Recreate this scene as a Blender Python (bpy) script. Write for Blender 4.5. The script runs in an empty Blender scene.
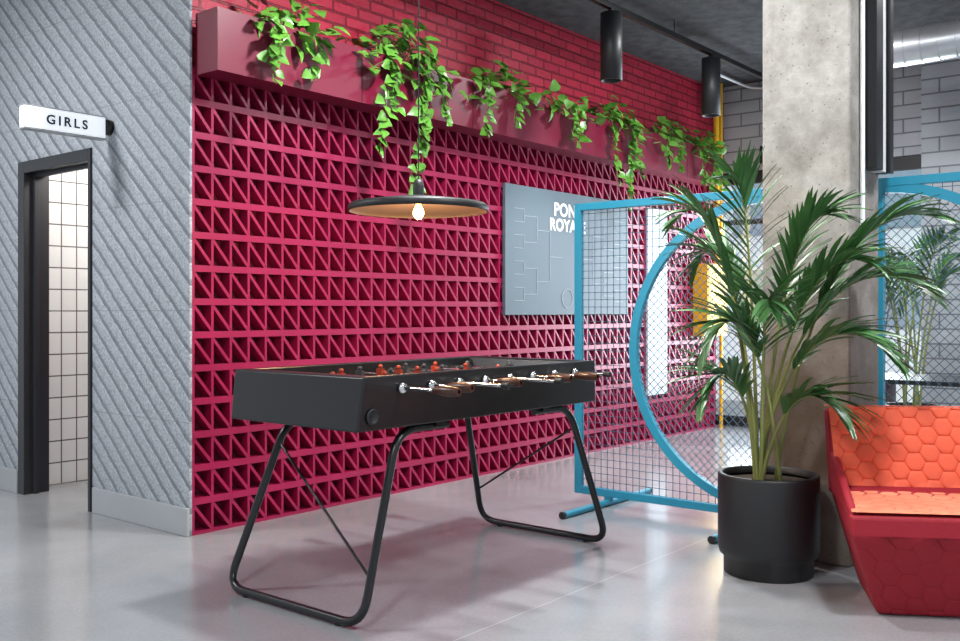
import bpy, math, random
from mathutils import Vector, Matrix
random.seed(7)
S=bpy.context.scene
S.view_settings.view_transform='Standard'
# ------------------------------------------------------------------ mesh builder
class MB:
    def __init__(s): s.v=[];s.f=[];s.m=[];s.s=[]
    def add(s,vs,fs,mi=0,sm=False):
        o=len(s.v); s.v+= [tuple(v) for v in vs]
        for f in fs: s.f.append([i+o for i in f]); s.m.append(mi); s.s.append(sm)
    def box(s,a,b,mi=0):
        x0,y0,z0=a;x1,y1,z1=b
        s.add([(x0,y0,z0),(x1,y0,z0),(x1,y1,z0),(x0,y1,z0),(x0,y0,z1),(x1,y0,z1),(x1,y1,z1),(x0,y1,z1)],
              [(0,3,2,1),(4,5,6,7),(0,1,5,4),(1,2,6,5),(2,3,7,6),(3,0,4,7)],mi)
    def hexa(s,bot,top,mi=0):
        n=len(bot)
        fs=[tuple(range(n))[::-1],tuple(range(n,2*n))]+[(i,(i+1)%n,n+(i+1)%n,n+i) for i in range(n)]
        s.add(list(bot)+list(top),fs,mi)
    def bar(s,p0,p1,w,h,mi=0,side=(0,1,0)):
        p0=Vector(p0);p1=Vector(p1);d=(p1-p0).normalized();a=Vector(side)
        a=(a-d*a.dot(d))
        if a.length<1e-4: a=Vector((1,0,0))-d*d.x
        a.normalize();b=d.cross(a)
        q=[a*w/2*i+b*h/2*j for i,j in((-1,-1),(1,-1),(1,1),(-1,1))]
        s.hexa([p0+k for k in q],[p1+k for k in q],mi)
    def tube(s,pts,r,mi=0,n=8,closed=False):
        pts=[Vector(p) for p in pts];N=len(pts);rings=[];a=None
        for i,p in enumerate(pts):
            if closed: d=pts[(i+1)%N]-pts[i-1]
            else: d=pts[min(i+1,N-1)]-pts[max(i-1,0)]
            d.normalize()
            if a is None:
                a=Vector((0,0,1)) if abs(d.z)<.9 else Vector((1,0,0))
            a=(a-d*a.dot(d)).normalized();b=d.cross(a)
            rr=r[i] if isinstance(r,(list,tuple)) else r
            rings.append([p+a*rr*math.cos(2*math.pi*k/n)+b*rr*math.sin(2*math.pi*k/n) for k in range(n)])
        vs=[v for R in rings for v in R];fs=[]
        for i in range(N if closed else N-1):
            j=(i+1)%N
            for k in range(n): fs.append((i*n+k,i*n+(k+1)%n,j*n+(k+1)%n,j*n+k))
        s.add(vs,fs,mi,True)
        if not closed:
            s.add(rings[0],[tuple(range(n))[::-1]],mi); s.add(rings[-1],[tuple(range(n))],mi)
    def lathe(s,prof,c,mi=0,n=48,M=None):
        vs=[];c=Vector(c)
        for r,z in prof:
            for k in range(n):
                v=Vector((r*math.cos(2*math.pi*k/n),r*math.sin(2*math.pi*k/n),z))
                if M: v=M@v
                vs.append(c+v)
        fs=[(i*n+k,i*n+(k+1)%n,(i+1)*n+(k+1)%n,(i+1)*n+k) for i in range(len(prof)-1) for k in range(n)]
        s.add(vs,fs,mi,True)
    def obj(s,name,mats,parent=None,M=None,bevel=0,autosm=True):
        me=bpy.data.meshes.new(name);me.from_pydata(s.v,[],s.f)
        for m in (mats if isinstance(mats,(list,tuple)) else [mats]): me.materials.append(m)
        me.polygons.foreach_set('material_index',s.m);me.polygons.foreach_set('use_smooth',s.s);me.update()
        o=bpy.data.objects.new(name,me);S.collection.objects.link(o)
        if M: o.matrix_world=M
        if parent: o.parent=parent
        if bevel:
            b=o.modifiers.new('bevel','BEVEL');b.width=bevel;b.segments=3;b.limit_method='ANGLE'
        return o
def fillet(pts,r,n=6):
    P=[Vector(p) for p in pts];out=[P[0]]
    for i in range(1,len(P)-1):
        a=(P[i-1]-P[i]);b=(P[i+1]-P[i]);rr=min(r,a.length*.49,b.length*.49)
        A=P[i]+a.normalized()*rr;B=P[i]+b.normalized()*rr
        for k in range(n+1):
            t=k/n;out.append((1-t)**2*A+2*t*(1-t)*P[i]+t*t*B)
    out.append(P[-1]);return out
def empty(name,loc=(0,0,0)):
    e=bpy.data.objects.new(name,None);S.collection.objects.link(e);e.location=loc;e.empty_display_size=.1;return e
# ------------------------------------------------------------------ materials
def new(name):
    m=bpy.data.materials.new(name);m.use_nodes=True;nt=m.node_tree;return m,nt,nt.nodes['Principled BSDF']
def L(nt,a,b): nt.links.new(a,b)
def N(nt,t,**k):
    n=nt.nodes.new(t)
    for a,b in k.items():
        if a in n.inputs: n.inputs[a].default_value=b
        else: setattr(n,a,b)
    return n
def math_(nt,op,a,b=None,c=None):
    n=nt.nodes.new('ShaderNodeMath');n.operation=op
    for i,x in enumerate((a,b,c)):
        if x is None: continue
        if isinstance(x,(int,float)): n.inputs[i].default_value=x
        else: L(nt,x,n.inputs[i])
    return n.outputs[0]
def mix(nt,f,a,b):
    n=nt.nodes.new('ShaderNodeMix');n.data_type='RGBA'
    for i,x in ((0,f),(6,a),(7,b)):
        if isinstance(x,(int,float)): n.inputs[i].default_value=x
        elif isinstance(x,tuple): n.inputs[i].default_value=(*x[:3],1)
        else: L(nt,x,n.inputs[i])
    return n.outputs[2]
def ramp(nt,f,stops):
    n=nt.nodes.new('ShaderNodeValToRGB')
    while len(n.color_ramp.elements)<len(stops): n.color_ramp.elements.new(.5)
    for e,(p,c) in zip(n.color_ramp.elements,stops):
        e.position=p;e.color=(*c,1) if isinstance(c,tuple) else (c,c,c,1)
    L(nt,f,n.inputs[0]);return n.outputs[0]
def bump(nt,b,h,st=.3,d=.01):
    n=N(nt,'ShaderNodeBump',Strength=st,Distance=d);L(nt,h,n.inputs['Height']);L(nt,n.outputs[0],b.inputs['Normal'])
def simple(name,c,rough=.5,metal=0,var=.12,scale=6,bmp=0,emit=0,ec=None,coat=0):
    m,nt,b=new(name)
    tc=N(nt,'ShaderNodeTexCoord');no=N(nt,'ShaderNodeTexNoise',Scale=scale,Detail=5.0);L(nt,tc.outputs['Object'],no.inputs['Vector'])
    d=tuple(x*(1-var) for x in c);e=tuple(min(1,x*(1+var)) for x in c)
    L(nt,mix(nt,no.outputs[0],d,e),b.inputs['Base Color'])
    b.inputs['Roughness'].default_value=rough;b.inputs['Metallic'].default_value=metal
    b.inputs['Coat Weight'].default_value=coat
    if bmp:
        n2=N(nt,'ShaderNodeTexNoise',Scale=scale*12,Detail=6.0);L(nt,tc.outputs['Object'],n2.inputs['Vector']);bump(nt,b,n2.outputs[0],bmp,.01)
    if emit:
        b.inputs['Emission Color'].default_value=(*(ec or c),1);b.inputs['Emission Strength'].default_value=emit
    return m
def brick(name,c1,c2,mo,axes,bw,bh,ms,rough=.6,st=.6,dist=.02,off=.5,noise=True):
    m,nt,b=new(name)
    tc=N(nt,'ShaderNodeTexCoord');sp=N(nt,'ShaderNodeSeparateXYZ');L(nt,tc.outputs['Object'],sp.inputs[0])
    cb=N(nt,'ShaderNodeCombineXYZ');L(nt,sp.outputs[axes[0]],cb.inputs[0]);L(nt,sp.outputs[axes[1]],cb.inputs[1])
    br=N(nt,'ShaderNodeTexBrick',Scale=1.0);br.offset=off
    br.inputs['Color1'].default_value=(*c1,1);br.inputs['Color2'].default_value=(*c2,1);br.inputs['Mortar'].default_value=(*mo,1)
    br.inputs['Brick Width'].default_value=bw;br.inputs['Row Height'].default_value=bh;br.inputs['Mortar Size'].default_value=ms
    br.inputs['Mortar Smooth'].default_value=.3
    L(nt,cb.outputs[0],br.inputs['Vector']);L(nt,br.outputs['Color'],b.inputs['Base Color'])
    h=math_(nt,'SUBTRACT',1.0,br.outputs['Fac'])
    if noise:
        no=N(nt,'ShaderNodeTexNoise',Scale=25.0,Detail=6.0);L(nt,tc.outputs['Object'],no.inputs['Vector'])
        h=math_(nt,'MULTIPLY_ADD',no.outputs[0],.35,h)
    bump(nt,b,h,st,dist);b.inputs['Roughness'].default_value=rough
    return m
M_brick=brick('red_painted_brick',(.52,.022,.060),(.40,.014,.044),(.21,.008,.023),(0,2),.215,.075,.009,.5,1.0,.03)
M_block=brick('grey_painted_block',(.50,.54,.58),(.44,.48,.52),(.20,.22,.24),(1,2),.4,.13,.008,.6,.6)
M_tile=brick('white_tile',(.88,.88,.86),(.84,.84,.82),(.12,.11,.1),(0,2),.11,.15,.005,.15,.4,.005,0,False)
M_tilex=brick('white_tile_side',(.88,.88,.86),(.84,.84,.82),(.12,.11,.1),(1,2),.11,.15,.005,.15,.4,.005,0,False)
M_lat=simple('crimson_glazed_block',(.33,.010,.066),.33,var=.22,scale=3,bmp=.05)
M_latback=simple('crimson_shadow_wall',(.14,.004,.030),.7)  # same paint as the lattice, colour darkened to stand in for shade behind it
M_planter=simple('crimson_metal',(.17,.004,.028),.42)
M_ceil=simple('sprayed_ceiling',(.062,.066,.072),.95,var=.95,scale=9,bmp=1.0)
M_black=simple('black_powder_coat',(.007,.0075,.009),.33)
M_blackm=simple('black_matte',(.013,.014,.016),.5)
M_frame=simple('dark_frame',(.02,.022,.026),.45)
M_chrome=simple('chrome',(.75,.75,.76),.18,1,var=.03)
M_wood=simple('dark_wood_handle',(.055,.018,.009),.3,scale=20,var=.4)
M_base=simple('grey_baseboard',(.40,.42,.44),.45,var=.04)
M_blue=simple('teal_blue_paint',(.020,.26,.40),.4,var=.05)
M_wire=simple('blue_grey_wire',(.05,.13,.20),.5,var=.05)
M_white=simple('white_satin',(.8,.82,.84),.4,var=.03)
M_poster=simple('pale_poster',(.50,.55,.62),.4,var=.1)
M_yel=simple('yellow_paint',(.80,.44,.008),.4,var=.05)
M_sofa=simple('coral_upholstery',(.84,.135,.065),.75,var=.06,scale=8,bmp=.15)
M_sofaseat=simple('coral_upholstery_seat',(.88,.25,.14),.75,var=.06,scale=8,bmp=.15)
M_sofar=simple('red_upholstery',(.33,.006,.020),.7,var=.08,scale=8,bmp=.15)
M_text=simple('dark_letter',(.02,.03,.06),.5)
M_letter=simple('white_letter',(.9,.9,.9),.5)
M_board=simple('grey_board',(.10,.145,.18),.5,var=.1,scale=2)
M_line=simple('chalk_line',(.36,.42,.46),.6)
M_galv=simple('galvanised_duct',(.6,.62,.65),.3,.8,var=.2,scale=5)
M_soil=simple('soil',(.03,.02,.012),.95,var=.5,scale=30)
M_stem=simple('palm_stem',(.24,.27,.08),.5,var=.3,scale=8)
M_palm=simple('palm_leaf',(.060,.165,.050),.34,var=.65,scale=7)
M_poth=simple('pothos_leaf',(.115,.31,.04),.33,var=.9,scale=11)
M_vine=simple('vine_stem',(.16,.20,.05),.6)
M_bulb=simple('warm_bulb',(1,.7,.3),.3,emit=18,ec=(1,.45,.11))
M_inner=simple('bronze_inner_shade',(.06,.045,.038),.5,.3)
M_signf=simple('sign_face',(.9,.92,.95),.4,var=.01,emit=.5,ec=(.9,.95,1))
M_pave=simple('pavement',(.6,.6,.6),.8)
M_facade=simple('pale_facade',(.66,.70,.74),.8)
M_facglass=simple('facade_window',(.25,.33,.40),.15)
M_red=simple('player_orange',(.4,.05,.02),.35);M_dark=simple('player_dark',(.05,.055,.06),.35);M_field=simple('playfield',(.03,.035,.04),.4)
M_glass,nt,b=new('window_glass');nt.nodes.remove(b)
t=N(nt,'ShaderNodeBsdfTransparent');t.inputs[0].default_value=(.93,.97,.98,1);g=N(nt,'ShaderNodeBsdfGlossy',Roughness=.02)
mx=N(nt,'ShaderNodeMixShader',Fac=.08);L(nt,t.outputs[0],mx.inputs[1]);L(nt,g.outputs[0],mx.inputs[2]);L(nt,mx.outputs[0],nt.nodes['Material Output'].inputs[0])
# concrete floor
M_floor,nt,b=new('polished_concrete')
tc=N(nt,'ShaderNodeTexCoord');n1=N(nt,'ShaderNodeTexNoise',Scale=.9,Detail=10.0,Roughness=.60,Distortion=.3);L(nt,tc.outputs['Object'],n1.inputs['Vector'])
n2=N(nt,'ShaderNodeTexNoise',Scale=60.0,Detail=6.0,Roughness=.8);L(nt,tc.outputs['Object'],n2.inputs['Vector'])
c=ramp(nt,n1.outputs[0],[(.25,(.22,.228,.24)),(.5,(.28,.29,.302)),(.75,(.36,.37,.385))])
spk=ramp(nt,n2.outputs[0],[(.40,0.),(.62,1.)])
c=mix(nt,math_(nt,'MULTIPLY',spk,.22),c,(.46,.46,.48))
sp=N(nt,'ShaderNodeSeparateXYZ');L(nt,tc.outputs['Object'],sp.inputs[0])
def joint(o,period,off,w):
    f=math_(nt,'FRACT',math_(nt,'DIVIDE',math_(nt,'ADD',o,off),period))
    return math_(nt,'LESS_THAN',f,w/period)
j=joint(sp.outputs[1],4.0,42.15,.006)
c=mix(nt,math_(nt,'MULTIPLY',j,.4),c,(.6,.61,.62));L(nt,c,b.inputs['Base Color'])
L(nt,math_(nt,'MULTIPLY_ADD',n1.outputs[0],.22,.10),b.inputs['Roughness']);bump(nt,b,n2.outputs[0],.02,.003)
b.inputs['Coat Weight'].default_value=.4;b.inputs['Coat Roughness'].default_value=.12
# diagonal grey panels
M_grey,nt,b=new('diagonal_fibre_panel')
tc=N(nt,'ShaderNodeTexCoord');sp=N(nt,'ShaderNodeSeparateXYZ');L(nt,tc.outputs['Object'],sp.inputs[0])
n1=N(nt,'ShaderNodeTexNoise',Scale=95.0,Detail=3.0,Roughness=.75);L(nt,tc.outputs['Object'],n1.inputs['Vector'])
n3=N(nt,'ShaderNodeTexNoise',Scale=14.0,Detail=4.0);L(nt,tc.outputs['Object'],n3.inputs['Vector'])
n4=N(nt,'ShaderNodeTexNoise',Scale=1.5,Detail=2.0);L(nt,tc.outputs['Object'],n4.inputs['Vector'])
sd=math_(nt,'MULTIPLY_ADD',sp.outputs[2],-1.15,sp.outputs[1])
sd=math_(nt,'MULTIPLY_ADD',n3.outputs[0],.03,sd)
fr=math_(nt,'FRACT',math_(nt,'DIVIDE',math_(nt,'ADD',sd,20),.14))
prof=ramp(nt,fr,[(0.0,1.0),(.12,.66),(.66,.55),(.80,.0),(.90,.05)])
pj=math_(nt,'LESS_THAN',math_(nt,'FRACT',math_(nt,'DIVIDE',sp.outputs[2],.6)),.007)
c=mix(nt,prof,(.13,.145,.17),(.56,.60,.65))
c2=ramp(nt,n1.outputs[0],[(.35,.45),(.65,1.5)])
mm=N(nt,'ShaderNodeMix',data_type='RGBA',blend_type='MULTIPLY');mm.inputs[0].default_value=.8;L(nt,c,mm.inputs[6]);L(nt,c2,mm.inputs[7]);c=mm.outputs[2]
c=mix(nt,math_(nt,'MULTIPLY',n4.outputs[0],.55),c,(.34,.37,.405));c=mix(nt,math_(nt,'MULTIPLY',pj,.5),c,(.15,.16,.17))
L(nt,c,b.inputs['Base Color']);b.inputs['Roughness'].default_value=.85
h=math_(nt,'MULTIPLY_ADD',n1.outputs[0],.5,prof);bump(nt,b,h,.25,.006)
# concrete column
M_conc,nt,b=new('raw_concrete')
tc=N(nt,'ShaderNodeTexCoord');n1=N(nt,'ShaderNodeTexNoise',Scale=3.5,Detail=10.0,Roughness=.7);L(nt,tc.outputs['Object'],n1.inputs['Vector'])
sp=N(nt,'ShaderNodeSeparateXYZ');L(nt,tc.outputs['Object'],sp.inputs[0])
c=ramp(nt,n1.outputs[0],[(.3,(.17,.155,.135)),(.5,(.31,.29,.265)),(.72,(.48,.46,.43))])
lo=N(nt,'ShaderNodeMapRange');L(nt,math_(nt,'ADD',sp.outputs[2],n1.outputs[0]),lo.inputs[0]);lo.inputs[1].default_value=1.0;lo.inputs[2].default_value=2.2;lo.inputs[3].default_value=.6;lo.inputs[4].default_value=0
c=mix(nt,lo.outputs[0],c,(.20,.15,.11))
vo=N(nt,'ShaderNodeTexVoronoi',Scale=30.0);L(nt,tc.outputs['Object'],vo.inputs['Vector'])
c=mix(nt,math_(nt,'MULTIPLY',math_(nt,'LESS_THAN',vo.outputs[0],.13),.6),c,(.1,.09,.08))
L(nt,c,b.inputs['Base Color']);b.inputs['Roughness'].default_value=.85;bump(nt,b,n1.outputs[0],.5,.02)

CZ=3.55
# ------------------------------------------------------------------ shell
m=MB();m.box((-7,-8,-.1),(6.6,6,0));m.obj('floor',M_floor)
m=MB();m.box((-7,-8,CZ),(6.6,6,CZ+.1));m.obj('ceiling',M_ceil)
for nm,a,b_ in(('wall_left',(-.015,0,0),(0,1.0,CZ)),('wall_left_far',(-.015,1.93,0),(.1,5,CZ)),('wall_left_lintel',(-.015,1.0,2.18),(.1,1.93,CZ))):
    m=MB();m.box(a,b_);m.obj(nm,M_grey)
m=MB();m.box((-.033,-.002,0),(-.0155,.975,.15));m.obj('baseboard_left',M_base,bevel=.003)
m=MB();m.box((-.033,1.935,0),(-.0155,5,.15));m.obj('baseboard_left_far',M_base,bevel=.003)
m=MB()
m.box((-.03,1.84,0),(.14,1.925,2.175));m.box((-.03,1.003,0),(.14,1.03,2.175));m.box((-.03,1.03,2.10),(.14,1.84,2.175))
m.box((.03,1.815,0),(.06,1.84,2.1));m.box((.03,1.03,2.075),(.06,1.815,2.1))
m.obj('door_1',M_frame,bevel=.003)
m=MB();m.box((.145,2.05,0),(1.7,2.12,2.6));m.obj('wall_washroom_back',M_tile)
m=MB();m.box((1.7,.22,0),(1.77,2.12,2.6));m.obj('wall_washroom_side',M_tilex)
m=MB();m.box((.10,.22,2.55),(1.7,2.05,2.6));m.obj('ceiling_washroom',M_white)
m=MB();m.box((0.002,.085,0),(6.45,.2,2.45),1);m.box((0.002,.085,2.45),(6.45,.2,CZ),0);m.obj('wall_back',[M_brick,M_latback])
# breeze block lattice
m=MB();W=6.3;R=14;rh=2.5/R;cw=.12;D=.080
for r in range(R+1):
    z=r*rh;t=.018
    m.box((0.002,0,max(0,z-t)),(W,D,z+t if r<R else z))
n=int(W/cw)
for r in range(R):
    z0=r*rh+.018;z1=(r+1)*rh-.018
    for c_ in range(n+1):
        x=c_*cw+.002
        m.box((x,.002,z0),(x+.015,D,z1))
        if c_<n:
            m.bar((x+.012,D/2,z1-.004),(x+cw+.003,D/2,z0+.004),D-.004,.017)
m.obj('breeze_block_screen',M_lat)
# planter box
m=MB();pe=5.98
m.box((.02,-.2,2.46),(pe,-.185,2.79));m.box((.02,-.018,2.46),(pe,-.003,2.79));m.box((.02,-.185,2.46),(.035,-.018,2.79));m.box((pe-.015,-.185,2.46),(pe,-.018,2.79));m.box((.035,-.185,2.46),(pe-.015,-.018,2.475))
m.box((.035,-.185,2.70),(pe-.015,-.018,2.72),1)
for i in range(1,6): m.box((i*1.05,-.202,2.46),(i*1.05+.004,-.2,2.79),1)
m.obj('planter_box',[M_planter,M_soil])
# end wall with windows
ex=6.45
m=MB();m.box((ex,-8,2.65),(ex+.2,.2,CZ));m.obj('wall_right',M_block)
m=MB();m.box((ex-.35,-2.9,0),(ex-.001,-2.05,CZ));m.obj('wall_right_pier',M_block)
k=0
for y0,y1 in((0.2,-1.0),(-1.0,-2.05),(-2.9,-4.2),(-4.2,-5.5)):
    k+=1
    m=MB();w=.05
    m.box((ex+.02,y1,0),(ex+.08,y1+w,2.645));m.box((ex+.02,y0-w,0),(ex+.08,y0,2.645))
    m.box((ex+.02,y1+w,2.52),(ex+.08,y0-w,2.645));m.box((ex+.02,y1+w,0),(ex+.08,y0-w,.1));m.box((ex+.02,y1+w,2.1),(ex+.08,y0-w,2.15))
    m.box((ex+.045,y1+w,.1),(ex+.055,y0-w,2.52),1)
    m.obj('window_%d'%k,[M_frame,M_glass])
m=MB();m.box((6.6,-25,-.12),(30,20,-.02));m.obj('ground',M_pave)
m=MB();m.box((15,-20,-.02),(16,15,4.2))
for i in range(14):
    for z in (.9,2.7): m.box((14.97,-19+i*2.4,z),(15,-17.8+i*2.4,z+1.1),1)
m.obj('building_facade',[M_facade,M_facglass])
# ------------------------------------------------------------------ column
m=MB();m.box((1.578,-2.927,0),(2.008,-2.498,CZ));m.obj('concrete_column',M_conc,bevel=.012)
m=MB();m.box((1.735,-3.0,1.88),(1.835,-2.929,CZ-.01),1);m.box((1.85,-2.985,1.88),(1.93,-2.929,CZ-.01),0);m.box((1.945,-3.0,1.88),(2.0,-2.929,CZ-.01),1)
m.tube([(1.70,-2.945,1.6),(1.70,-2.945,CZ-.01)],.012,0,10)
m.obj('cable_conduit',[M_white,M_black],bevel=.004)
# ------------------------------------------------------------------ girls sign
E=empty('washroom_sign',(0,.8,2.27))
def place(o,p): o.parent=p;o.matrix_parent_inverse=Matrix.Translation(p.location).inverted();return o
m=MB();m.box((-.53,.77,2.2),(-.06,.83,2.32));place(m.obj('light_box',M_signf,bevel=.004),E)
m=MB();m.box((-.535,.765,2.192),(-.055,.835,2.2));m.box((-.535,.765,2.32),(-.055,.835,2.325));place(m.obj('edge_trim',M_base),E)
Rx=Matrix.Rotation(math.radians(-90),4,'Y')
m=MB();m.lathe([(0,0),(.045,0),(.045,.03),(0,.03)],(-.016,.8,2.27),0,32,Rx);m.tube([(-.06,.8,2.27),(-.02,.8,2.27)],.015);place(m.obj('wall_mount',M_black),E)
def text(name,s,loc,size,mat,par,al='CENTER',bold=.0015,sp=1.15):
    cu=bpy.data.curves.new(name,'FONT');cu.body=s;cu.size=size;cu.align_x=al;cu.extrude=.001;cu.offset=bold;cu.space_character=sp
    o=bpy.data.objects.new(name,cu);S.collection.objects.link(o);o.location=loc;o.rotation_euler=(math.pi/2,0,0);cu.materials.append(mat)
    return place(o,par)
text('letters','GIRLS',(-.29,.768,2.235),.072,M_text,E,bold=.002,sp=1.4)
# ------------------------------------------------------------------ score board
E=empty('tournament_board',(3.57,-.03,1.66))
m=MB();m.box((2.68,-.03,1.17),(4.46,-.002,2.16));place(m.obj('panel',M_board,bevel=.003),E)
m=MB()
def hl(x0,x1,z): m.box((x0,-.033,z-.002),(x1,-.0301,z+.002))
def vl(x,z0,z1): m.box((x-.002,-.033,z0),(x+.002,-.0301,z1))
for sgn,xo in((1,2.78),(-1,4.36)):
    step=.17;zs=[1.28+i*.1 for i in range(8)]
    for lv in range(4):
        x0=xo+sgn*lv*step;x1=x0+sgn*step*.8
        for z in zs: hl(min(x0,x1),max(x0,x1),z)
        nz=[]
        for i in range(0,len(zs)-1,2):
            vl(x1,zs[i],zs[i+1]);zm=(zs[i]+zs[i+1])/2;nz.append(zm);hl(min(x1,x0+sgn*step),max(x1,x0+sgn*step),zm)
        zs=nz
        if not zs: break
m.lathe([(.075,0),(.08,0),(.08,.003),(.075,.003),(.075,0)],(3.5,-.0305,1.30),0,32,Matrix.Rotation(math.pi/2,4,'X'))
place(m.obj('bracket_lines',M_line),E)
text('title','PONG',(3.31,-.032,1.965),.145,M_letter,E,'LEFT',bold=.004,sp=1.05);text('title_second_line','ROYALE',(3.25,-.032,1.845),.135,M_letter,E,'LEFT',bold=.004,sp=1.05)
m=MB();m.box((4.82,-.025,.42),(5.19,-.002,2.15));m.obj('wall_poster',M_poster,bevel=.002)
m=MB();m.box((5.76,-.16,.95),(6.2,-.002,1.67));m.box((5.78,-.165,.97),(6.18,-.16,1.65));m.tube([(6.12,-.08,1.67),(6.12,-.08,3.54)],.03,0,12);m.tube([(6.23,-.08,0.0),(6.23,-.08,3.54)],.018,0,12)
for z in(2.0,2.6,3.2): m.box((6.07,-.12,z),(6.17,-.002,z+.04))
m.obj('gas_meter_cabinet',M_yel,bevel=.006)
# ------------------------------------------------------------------ mesh screens
def screen(name,y0,y1,yc,feet):
    E=empty(name,(2.1,(y0+y1)/2,0));X=2.1;zb=.055;zt=1.875;zc=(zb+zt)/2;r=.885;T=.045
    m=MB();a,b_=min(y0,y1),max(y0,y1)
    m.box((X-T/2,a,zb),(X+T/2,a+T,zt));m.box((X-T/2,b_-T,zb),(X+T/2,b_,zt));m.box((X-T/2,a+T,zb),(X+T/2,b_-T,zb+T));m.box((X-T/2,a+T,zt-T),(X+T/2,b_-T,zt))
    place(m.obj('frame',M_blue,bevel=.003),E)
    m=MB();sgn=1 if y0>yc+.3 else -1
    ns=48;ri=[];
    for i in range(ns+1):
        an=-math.pi/2+math.pi*i/ns
        for rr in (r-.05,r):
            for xx in (X-.02,X+.02): ri.append((xx,yc+sgn*rr*math.cos(an),zc+rr*math.sin(an)))
    fs=[]
    for i in range(ns):
        o=i*4;p=o+4
        fs+=[(o,p,p+1,o+1),(o+2,o+3,p+3,p+2),(o,o+2,p+2,p),(o+1,p+1,p+3,o+3)]
    m.add(ri,fs);place(m.obj('arc',M_blue),E)
    m=MB();w=.0033;p=.045;lo,hi=a+T,b_-T;zl,zh=zb+T,zt-T
    def inside(y,z): return (y-yc)**2+(z-zc)**2<(r-.03)**2
    def seg(P,Q,want):
        n=160;run=None
        for i in range(n+1):
            t=i/n;y=P[0]+(Q[0]-P[0])*t;z=P[1]+(Q[1]-P[1])*t
            ok=lo<=y<=hi and zl<=z<=zh and (inside(y,z)==want)
            if ok and run is None: run=(y,z)
            if (not ok or i==n) and run is not None:
                m.bar((X,run[0],run[1]),(X,y,z),w,w,0,(1,0,0));run=None
    y=lo
    while y<hi: seg((y,zl),(y,zh),False);y+=p
    z=zl
    while z<zh: seg((lo,z),(hi,z),False);z+=p
    h=zh-zl;q=.05;kk=-h-1
    while kk<(hi-lo)+1:
        seg((lo+kk,zl),(lo+kk+h,zh),True);seg((lo+kk+h,zl),(lo+kk,zh),True);kk+=q
    place(m.obj('wire_mesh',M_wire),E)
    m=MB()
    for fy in feet: 
        m.tube([(1.6,fy,.02),(2.6,fy,.02)],.02,0,12);m.box((X-.02,fy-.02,.03),(X+.02,fy+.02,zb+.01))
        for fx in(1.6,2.6): m.tube([(fx-.01,fy,.021),(fx+.012,fy,.021)],.021,1,12)
    place(m.obj('feet',[M_blue,M_black]),E)
screen('mesh_room_divider',-1.05,-2.36,-2.33,(-1.29,-2.22))
screen('mesh_room_divider.001',-2.88,-4.19,-2.91,(-3.9,))
# ------------------------------------------------------------------ foosball table
E=empty('foosball_table',(.345,-1.4,0))
x0,x1,y0,y1,zb,zt=-.46,1.15,-1.8,-1.0,.74,.95
m=MB();th=.035
def ring(xa,xb,ya,yb,z): return [(xa,ya,z),(xb,ya,z),(xb,yb,z),(xa,yb,z)]
bo=ring(x0-.03,x1+.02,y0+.01,y1-.01,zb);to=ring(x0,x1,y0,y1,zt);tn=ring(x0+.07,x1-.07,y0+th,y1-th,zt);fi=ring(x0+.11,x1-.11,y0+th,y1-th,.83)
m.add(bo+to+tn+fi,[(0,3,2,1)]+[(i,(i+1)%4,4+(i+1)%4,4+i) for i in range(4)]+[(4+i,4+(i+1)%4,8+(i+1)%4,8+i) for i in range(4)]+[(8+i,8+(i+1)%4,12+(i+1)%4,12+i) for i in range(4)])
m.add(fi,[(0,1,2,3)],1)
place(m.obj('cabinet',[M_black,M_field],bevel=.008),E)
m=MB()
m.lathe([(0,.0),(.022,.0),(.026,.008),(.032,.0)],(x0+.045,y0+.0,.795),0,24,Matrix.Rotation(math.pi/2,4,'X'))
place(m.obj('ball_return',M_blackm),E)
m=MB();hd=MB();pl=MB()
team=[0,0,1,0,1,0,1,1];npl=[1,2,3,5,5,3,2,1]
for i in range(8):
    x=x0+.2+i*(x1-x0-.4)/7;z=.897;near=(i in(0,1,3,5,6))
    ext=[.30,.22,.26,.2,.28,.22,.25,.2][i]
    ya=y0-ext;yb=y1+.5-ext
    m.tube([(x,ya+.0,z),(x,yb,z)],.008,0,10)
    m.lathe([(0,0),(.022,0),(.022,.012),(.013,.02),(0,.02)],(x,y0,z),0,16,Matrix.Rotation(math.pi/2,4,'X'))
    ye,sg=(ya,-1)if near else (yb,1)
    hd.tube([(x,ye-sg*.0,z),(x,ye-sg*.02,z),(x,ye-sg*.06,z),(x,ye-sg*.10,z),(x,ye-sg*.125,z)],[.016,.019,.021,.017,.013],0,14)
    if not near: hd.tube([(x,ya-.01,z),(x,ya+.025,z)],.014,1,12)
    for k_ in range(npl[i]):
        yy=-1.4+(k_-(npl[i]-1)/2)*(.6/max(npl[i],2.2)) 
        mi=team[i]
        pl.hexa([(x-.008,yy-.010,z-.062),(x+.014,yy-.010,z-.062),(x+.014,yy+.010,z-.062),(x-.008,yy+.010,z-.062)],[(x-.010,yy-.014,z-.01),(x+.010,yy-.014,z-.01),(x+.010,yy+.014,z-.01),(x-.010,yy+.014,z-.01)],mi)
        pl.hexa([(x-.012,yy-.016,z-.01),(x+.012,yy-.016,z-.01),(x+.012,yy+.016,z-.01),(x-.012,yy+.016,z-.01)],[(x-.010,yy-.019,z+.028),(x+.010,yy-.019,z+.028),(x+.010,yy+.019,z+.028),(x-.010,yy+.019,z+.028)],mi)
        pl.lathe([(0,0),(.008,.002),(.011,.010),(.009,.018),(0,.022)],(x,yy,z+.028),mi,10)
place(m.obj('rods',M_chrome),E);place(hd.obj('handles',[M_wood,M_blackm]),E);place(pl.obj('players',[M_red,M_dark]),E)
m=MB();r=.0175
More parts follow.
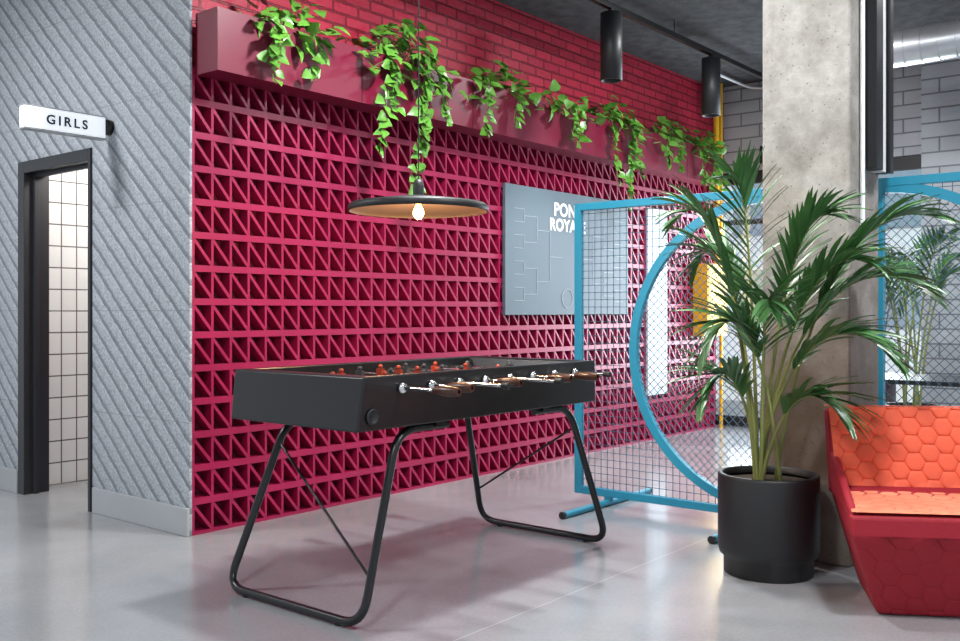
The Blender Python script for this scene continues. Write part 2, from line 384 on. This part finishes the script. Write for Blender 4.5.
for xf,xt,s in((-.49,-.22,1),(1.23,1.0,-1)):
    path=[(xt+s*.30,-1.74,.722),(xt,-1.74,.722),(xf,-1.82,.02),(xf,-.99,.02),(xt,-1.06,.722),(xt+s*.30,-1.06,.722)]
    P=fillet(path,.11,8);m.tube(P,r,0,12)
    def pt(a,b,z): t=(z-.02)/(.702);return Vector(a)*(1-t)+Vector(b)*t
    A=path[2];B=path[1];C=path[3];Dd=path[4]
    if s==1: m.tube([pt(C,Dd,.62),pt(A,B,.18)],.006,0,8)
    else: m.tube([pt(A,B,.62),pt(C,Dd,.2)],.006,0,8)
    for yy in(-1.69,-1.12): m.tube([(xf,yy,0),(xf,yy,.012)],.016,1,12)
    for yy in(-1.74,-1.06): m.box((min(xt+s*.2,xt+s*.26),yy-.03,.722),(max(xt+s*.2,xt+s*.26),yy+.03,.742))
place(m.obj('leg_frames',[M_black,M_blackm]),E)
# ------------------------------------------------------------------ pendant
px,py,pz=.31,-1.36,1.665
E=empty('pendant_lamp',(px,py,pz))
m=MB();m.lathe([(.025,.075),(.10,.068),(.315,.036),(.328,.025),(.33,.0),(.322,.0)],(px,py,pz),0,64);m.lathe([(.322,.0),(.315,.018),(.10,.05),(.03,.055),(0,.055)],(px,py,pz),1,64)
m.lathe([(0,.15),(.018,.15),(.026,.12),(.026,.065)],(px,py,pz),0,24)
place(m.obj('shade',[M_blackm,M_inner]),E)
m=MB();m.tube([(px,py,pz+.14),(px,py,CZ)],.003,0,6);m.lathe([(0,-.03),(.05,-.03),(.05,0)],(px,py,CZ),0,24);place(m.obj('cord',M_blackm),E)
m=MB();m.lathe([(0,-.035),(.012,-.033),(.022,-.022),(.027,-.006),(.022,.012),(.013,.030),(.012,.052)],(px,py,pz+.0),0,24);place(m.obj('bulb',M_bulb),E)
# ------------------------------------------------------------------ track spots
E=empty('track_light',(3,-.73,3.4))
m=MB();m.box((-1.5,-.75,3.40),(6.3,-.71,3.44))
for x in(-1,1.,2.2,4.0,5.8): m.tube([(x,-.73,3.44),(x,-.73,CZ)],.004,0,6)
place(m.obj('rail',M_black),E)
m=MB()
for x in(3.04,4.66):
    m.lathe([(0,3.37),(.08,3.37),(.08,2.88),(.07,2.88),(.06,2.93)],(x,-.73,0),0,32);m.lathe([(.06,2.93),(0,2.93)],(x,-.73,0),1,32);m.box((x-.02,-.745,3.37),(x+.02,-.715,3.40))
place(m.obj('spot_heads',[M_blackm,M_white]),E)
m=MB();m.tube(fillet([(5.6,-.3,3.50),(6.40,-.3,3.50),(6.40,-.55,3.45),(6.40,-.55,2.88)],.08),.014,0,8);m.obj('electrical_conduit',M_white)
m=MB();m.box((6.26,-.62,2.68),(6.40,-.48,2.86));m.tube([(6.40,-.55,2.8),(6.449,-.55,2.8)],.02);m.obj('wall_speaker',M_black,bevel=.01)
m=MB();pts=fillet([(4.7,-7,3.20),(4.7,-1.95,3.20),(4.7,-1.95,3.549)],.16,6)
m.tube(pts,.14,0,32)
yy=-7
while yy<-2.15: m.tube([(4.7,yy,3.20),(4.7,yy+.008,3.20)],.146,0,32);yy+=.12
for y_ in(-5,-3): m.box((4.69,y_,3.34),(4.71,y_+.02,CZ),0)
m.obj('ventilation_duct',M_galv)
# ------------------------------------------------------------------ plants
def leaf(m,p,d,up,ln,w,mi=0):
    d=d.normalized();s=d.cross(up)
    if s.length<1e-3: s=Vector((1,0,0))
    s.normalize();n=s.cross(d)
    vs=[p,p+d*ln*.08+s*w*.42,p+d*ln*.35+s*w*.5+n*w*.1,p+d*ln*.7+s*w*.28,p+d*ln-n*ln*.12,p+d*ln*.7-s*w*.28,p+d*ln*.35-s*w*.5+n*w*.1,p+d*ln*.08-s*w*.42,p+d*ln*.35-n*.004,p+d*ln*.7-n*.004]
    m.add(vs,[(0,1,2,8),(2,3,9,8),(3,4,9),(0,8,6,7),(8,9,5,6),(9,4,5)],mi,True)
def pothos(cx,hw,ztop,drops,nl):
    m=MB()
    for i in range(nl):
        x=cx+random.gauss(0,hw*.5);f=max(0,1-abs(x-cx)/(hw*1.5));y=random.uniform(-.30,.04);z=2.76+random.random()**1.3*(ztop-2.76)*f-(.12*random.random() if y<-.2 else 0)
        d=Vector((random.gauss(0,.6),-.7+random.gauss(0,.4),random.gauss(-.35,.4)));up=Vector((random.gauss(0,.3),-.6,.8))
        leaf(m,Vector((x,y,z)),d,up,random.uniform(.07,.125),random.uniform(.06,.10))
        if i%3==0: m.tube([(cx+(x-cx)*.5,-.08,2.72),((x+cx)/2,y*.7-.02,(z+2.8)/2+.03),(x,y,z)],.003,1,4)
    for dx,dz in drops:
        x=cx+dx;pts=[];n=int(dz/.055)+3
        for k in range(n):
            t=k/(n-1);xx=x+.05*math.sin(3*t+dx*20);pts.append(Vector((xx+random.gauss(0,.006),-.1-.15*min(1,t*4)-.01*random.random(),2.8+.05*math.sin(min(1,t*4)*math.pi)-max(0,t-.15)*dz)))
        m.tube(pts,.003,1,5)
        for p in pts[1:]:
            for q in range(2):
                d=Vector((random.gauss(0,.8),-.4+random.gauss(0,.3),-.6+random.gauss(0,.3)))
                leaf(m,p+Vector((random.gauss(0,.02),-.01,0)),d,Vector((random.gauss(0,.4),-.9,.3)),random.uniform(.06,.10),random.uniform(.05,.08))
    m.obj('pothos_plant',[M_poth,M_vine])
pothos(.60,.34,3.05,[(-.2,.40),(0.0,.30),(-.28,.25)],75)
pothos(1.45,.42,3.1,[(-.15,.4),(.05,.95),(.12,.66),(-.25,.7),(.25,.4)],115)
pothos(2.45,.42,3.03,[(-.25,.42),(.1,.3)],80)
pothos(3.2,.28,2.97,[(0,.3),(.15,.35)],50)
pothos(4.05,.34,3.05,[(-.15,.6),(.05,.85),(.2,.5),(0.1,.45)],80)
pothos(4.95,.34,3.0,[(0,.35),(-.15,.3)],60)
pothos(5.65,.30,3.0,[(0,.5),(.2,.5),(-.15,.4)],70)
RT=Vector((.6345,-.7727,0));FW=Vector((.7729,.6347,0))
def palm(name,c,pot_h,tips,scale=1.0,nl=24,pot=True,ll=.24):
    E=empty(name,(c[0],c[1],0));c=Vector((c[0],c[1],0))
    m=MB();h=pot_h;s=scale
    if pot:
        m.lathe([(0,0),(.195,0),(.2,.005),(.2,.075),(.218,.09),(.226,.12),(.226,h-.01),(.222,h),(.207,h),(.205,h-.03)],c,0,64);m.lathe([(.207,h-.04),(0,h-.035)],c,1,64)
        place(m.obj('pot',[M_blackm,M_soil]),E)
    st=MB();lf=MB()
    for (dx,dd,z,pk) in tips:
        a=random.uniform(0,6.28);b0=c+Vector((.06*math.cos(a),.06*math.sin(a),h-.05))
        tip=c+RT*dx+FW*dd+Vector((0,0,z))
        hor=(tip-b0);hor.z=0
        P1=b0+hor*.12+Vector((0,0,(pk-h)*.55));P2=b0+hor*.48+Vector((0,0,(pk-h)*1.16))
        P=[]
        for k in range(31):
            t=k/30;P.append((1-t)**3*b0+3*t*(1-t)**2*P1+3*t*t*(1-t)*P2+t**3*tip)
        st.tube(P,[.0085*(1-k/30)+.0018 for k in range(31)],0,6)
        for k in range(nl):
            t=.45+.55*k/(nl-1);f=t*30;i=min(29,int(f));p=P[i].lerp(P[i+1],f-i);tan=(P[i+1]-P[i]).normalized()
            side=tan.cross(Vector((0,0,1)))
            if side.length<.2: side=RT.copy()
            side.normalize();u=(t-.45)/.55
            ln=ll*s*(.45+.75*math.sin(math.pi*min(1,u*.75+.2)))*random.uniform(.85,1.12)
            for sg in(-1,1):
                d=(tan*(.65+.8*u)+side*sg*(.75-.25*u)+Vector((0,0,.18+random.gauss(0,.1)))).normalized()
                w=.015*s;pp=p;vs=[];q=6
                wd=Vector((0,0,1)).cross(d)
                if wd.length<.1: wd=tan.copy()
                wd=(wd.normalized()+Vector((0,0,random.gauss(0,.35)))).normalized()
                dirn=d.copy()
                for r_ in range(q+1):
                    v=r_/q;ww=w*(.35+1.0*math.sin(math.pi*min(.98,v*.75+.12)))*(1-v**4)*.5*1.3
                    vs+=[pp+wd*ww,pp-Vector((0,0,.003)),pp-wd*ww]
                    pp=pp+dirn*ln/q;dirn=(dirn+Vector((0,0,-.09-.05*random.random()))).normalized()
                for vv in vs: # leaflets rest against the column face instead of passing through it
                    if vv.x>1.565 and vv.x<2.2 and -2.95<vv.y<-2.4: vv.x=1.565
                fs=[]
                for r_ in range(q):
                    o=r_*3;fs+=[(o,o+1,o+4,o+3),(o+1,o+2,o+5,o+4)]
                lf.add(vs,fs,0,True)
    place(st.obj('stems',M_stem),E);place(lf.obj('fronds',M_palm),E)
tips=[(-.16,-.05,1.80,1.66),(-.40,.05,1.64,1.68),(-.33,-.15,1.02,1.32),(-.28,.25,1.42,1.58),(.60,-.33,1.60,1.60),(.58,-.33,1.28,1.45),(.42,-.38,1.0,1.24),
      (-.33,-.1,.80,1.05),(.20,-.22,1.62,1.55),(.33,-.34,1.40,1.44),(-.10,-.35,1.22,1.30),(.22,-.35,.75,.95)]
palm('kentia_palm',(1.271,-2.659),.455,tips)
tips2=[(.45*math.cos(a),.45*math.sin(a),1.5+.3*math.sin(a*3),1.75) for a in [i*.7 for i in range(9)]]
palm('areca_palm',(5.1,-2.25),.455,tips2,1.0,16)
palm('areca_palm.001',(8.2,-1.0),.455,tips2,1.1,16)
palm('areca_palm.002',(8.6,-3.4),.455,tips2,1.2,16)
# ------------------------------------------------------------------ table in the back
m=MB();m.box((3.6,-3.3,.72),(4.3,-2.0,.75));
for x in(3.65,4.22):
    for y in(-3.25,-2.08): m.box((x,y,0),(x+.03,y+.03,.72))
m.obj('side_table',M_black,bevel=.003)
# ------------------------------------------------------------------ sofa
ang=math.atan2(-.853,.521);MS=Matrix.Translation((.775,-3.150,0))@Matrix.Rotation(ang,4,'Z')
E=empty('hexagon_quilted_sofa');E.matrix_world=MS
LL=1.15
m=MB()
bot=[(.17,.10,.0),(LL-.14,.10,.0),(LL-.12,.56,.0),(.21,.56,.0)]
mid=[(.05,.0,.33),(LL-.03,.0,.33),(LL-.0,.66,.36),(.12,.66,.36)]
rim=[(.045,.012,.405),(LL-.03,.012,.405),(LL-.01,.66,.45),(.10,.66,.45)]
v=bot+mid+rim
m.add(v,[(3,2,1,0)]+[(i,(i+1)%4,4+(i+1)%4,4+i) for i in range(4)]+[(4+i,4+(i+1)%4,8+(i+1)%4,8+i) for i in range(4)]+[(8,9,10,11)])
m.hexa([(.05,.03,.39),(.08,.03,.39),(.13,.66,.39),(.10,.66,.39)],[(.05,.05,.425),(.08,.05,.425),(.13,.60,.58),(.095,.60,.58)])
m.hexa([(LL-.06,.03,.39),(LL-.03,.03,.39),(LL,.66,.39),(LL-.06,.66,.39)],[(LL-.06,.05,.425),(LL-.03,.05,.425),(LL,.60,.60),(LL-.06,.60,.60)])
m.hexa([(.10,.56,.38),(LL,.56,.38),(LL,.66,.38),(.10,.66,.38)],[(.085,.60,.765),(LL-.06,.60,.765),(LL-.06,.69,.755),(.085,.69,.755)])
o=m.obj('shell',M_sofar,bevel=.022);o.parent=E
def clip(poly,ax,val,keep_less):
    out=[]
    for i in range(len(poly)):
        p,q=poly[i],poly[(i+1)%len(poly)]
        ip=(p[ax]<=val)==keep_less;iq=(q[ax]<=val)==keep_less
        if ip: out.append(p)
        if ip!=iq:
            t=(val-p[ax])/(q[ax]-p[ax]);out.append((p[0]+(q[0]-p[0])*t,p[1]+(q[1]-p[1])*t))
    return out
def hexpad(name,W,H,R,mapf,mat,hgt=.007):
    m=MB();dx=R*1.5;dy=R*math.sqrt(3)
    i=0;x=0
    while x<W+R:
        y=(dy/2 if i%2 else 0)
        while y<H+dy:
            P=[(x+R*math.cos(k*math.pi/3),y+R*math.sin(k*math.pi/3)) for k in range(6)]
            for ax,v_,kl in((0,0,False),(0,W,True),(1,0,False),(1,H,True)): 
                if P: P=clip(P,ax,v_,kl)
            if len(P)>2:
                cx=sum(p[0] for p in P)/len(P);cy=sum(p[1] for p in P)/len(P)
                n=len(P);vs=[mapf(p[0],p[1],0) for p in P]
                for s_,hh in((.93,.55),(.8,.9),(.5,1.0)): vs+=[mapf(cx+(p[0]-cx)*s_,cy+(p[1]-cy)*s_,hgt*hh) for p in P]
                fs=[]
                for r_ in range(3): fs+=[(r_*n+k,r_*n+(k+1)%n,(r_+1)*n+(k+1)%n,(r_+1)*n+k) for k in range(n)]
                fs.append(tuple(range(3*n,4*n)));m.add(vs,fs,0,True)
            y+=dy
        x+=dx;i+=1
    o=m.obj(name,mat);o.parent=E
def fb(x,y,h):
    t=y/.36;return (.105+x-.018*t,.50+.095*t-h,.43+.345*t)
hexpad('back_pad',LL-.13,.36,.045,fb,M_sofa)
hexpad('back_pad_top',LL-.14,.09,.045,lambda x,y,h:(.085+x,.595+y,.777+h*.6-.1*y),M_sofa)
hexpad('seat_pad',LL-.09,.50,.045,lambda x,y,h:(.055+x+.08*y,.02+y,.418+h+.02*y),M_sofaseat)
def ff(x,y,h):
    t=y/.33;u=x/(LL-.08);return ((.055+.125*t)+u*((LL-.085)-.23*t),-.002+.10*t-h*.9,.33-.325*t-h*.3)
hexpad('front_pad',LL-.08,.33,.06,ff,M_sofar,.004)
# ------------------------------------------------------------------ lights
def area(name,loc,size,e,col=(1,1,1),rot=(0,0,0),sy=None):
    l=bpy.data.lights.new(name,'AREA');l.energy=e;l.color=col;l.size=size
    if sy: l.shape='RECTANGLE';l.size_y=sy
    o=bpy.data.objects.new(name,l);S.collection.objects.link(o);o.location=loc;o.rotation_euler=rot
for i,(x,y,e,s_) in enumerate([(-2.4,-3.0,65,.4),(.4,-4.0,100,.4),(-2.2,1.2,110,.5),(3.4,-3.6,60,.4),(.7,-1.5,100,.22),(3.6,-1.6,60,.3)]):
    area('ceiling_fill_light_%d'%i,(x,y,3.5),s_,e,(.98,.99,1))  # added fill lamps under the ceiling, no fixtures modelled for them
area('window_daylight',(ex-.05,-1.2,1.4),2.0,140,(.85,.93,1),(0,math.radians(90),0),2.2)
def spot(loc,tgt,e,ang_,col=(1,.97,.93)):
    l=bpy.data.lights.new('spot','SPOT');l.energy=e;l.spot_size=math.radians(ang_);l.spot_blend=.6;l.color=col;l.shadow_soft_size=.05
    o=bpy.data.objects.new('track_spot_lamp',l);S.collection.objects.link(o);o.location=loc;o.rotation_euler=(Vector(tgt)-Vector(loc)).to_track_quat('-Z','Y').to_euler()
spot((3.04,-.73,2.9),(3.04,-.4,1),70,75);spot((4.66,-.73,2.9),(4.66,-.5,1),70,75)
spot((1.9,-1.5,3.4),(1.15,-3.1,0),170,55)
l=bpy.data.lights.new('pendant_glow','POINT');l.energy=30;l.color=(1,.56,.25);l.shadow_soft_size=.03
o=bpy.data.objects.new('pendant_glow',l);S.collection.objects.link(o);o.location=(px,py,pz-.06)
l=bpy.data.lights.new('washroom_light','POINT');l.energy=45;l.color=(1,.97,.91);l.shadow_soft_size=.1
o=bpy.data.objects.new('washroom_light',l);S.collection.objects.link(o);o.location=(.7,1.2,2.4)
l=bpy.data.lights.new('sun','SUN');l.energy=3.5;l.angle=.02;l.color=(1,.97,.92)
o=bpy.data.objects.new('sun',l);S.collection.objects.link(o);o.rotation_euler=Vector((.6,.25,-.8)).to_track_quat('-Z','Y').to_euler()
w=bpy.data.worlds.new('sky');S.world=w;w.use_nodes=True
w.node_tree.nodes['Background'].inputs[0].default_value=(.86,.92,1,1);w.node_tree.nodes['Background'].inputs[1].default_value=.82
# ------------------------------------------------------------------ camera
cam=bpy.data.cameras.new('camera');cam.lens=36.04;cam.sensor_width=36;cam.shift_y=-.0099
co=bpy.data.objects.new('camera',cam);S.collection.objects.link(co);co.location=(-2.986,-4.440,1.2);co.rotation_euler=(math.pi/2,0,math.radians(-50.6))
S.camera=co
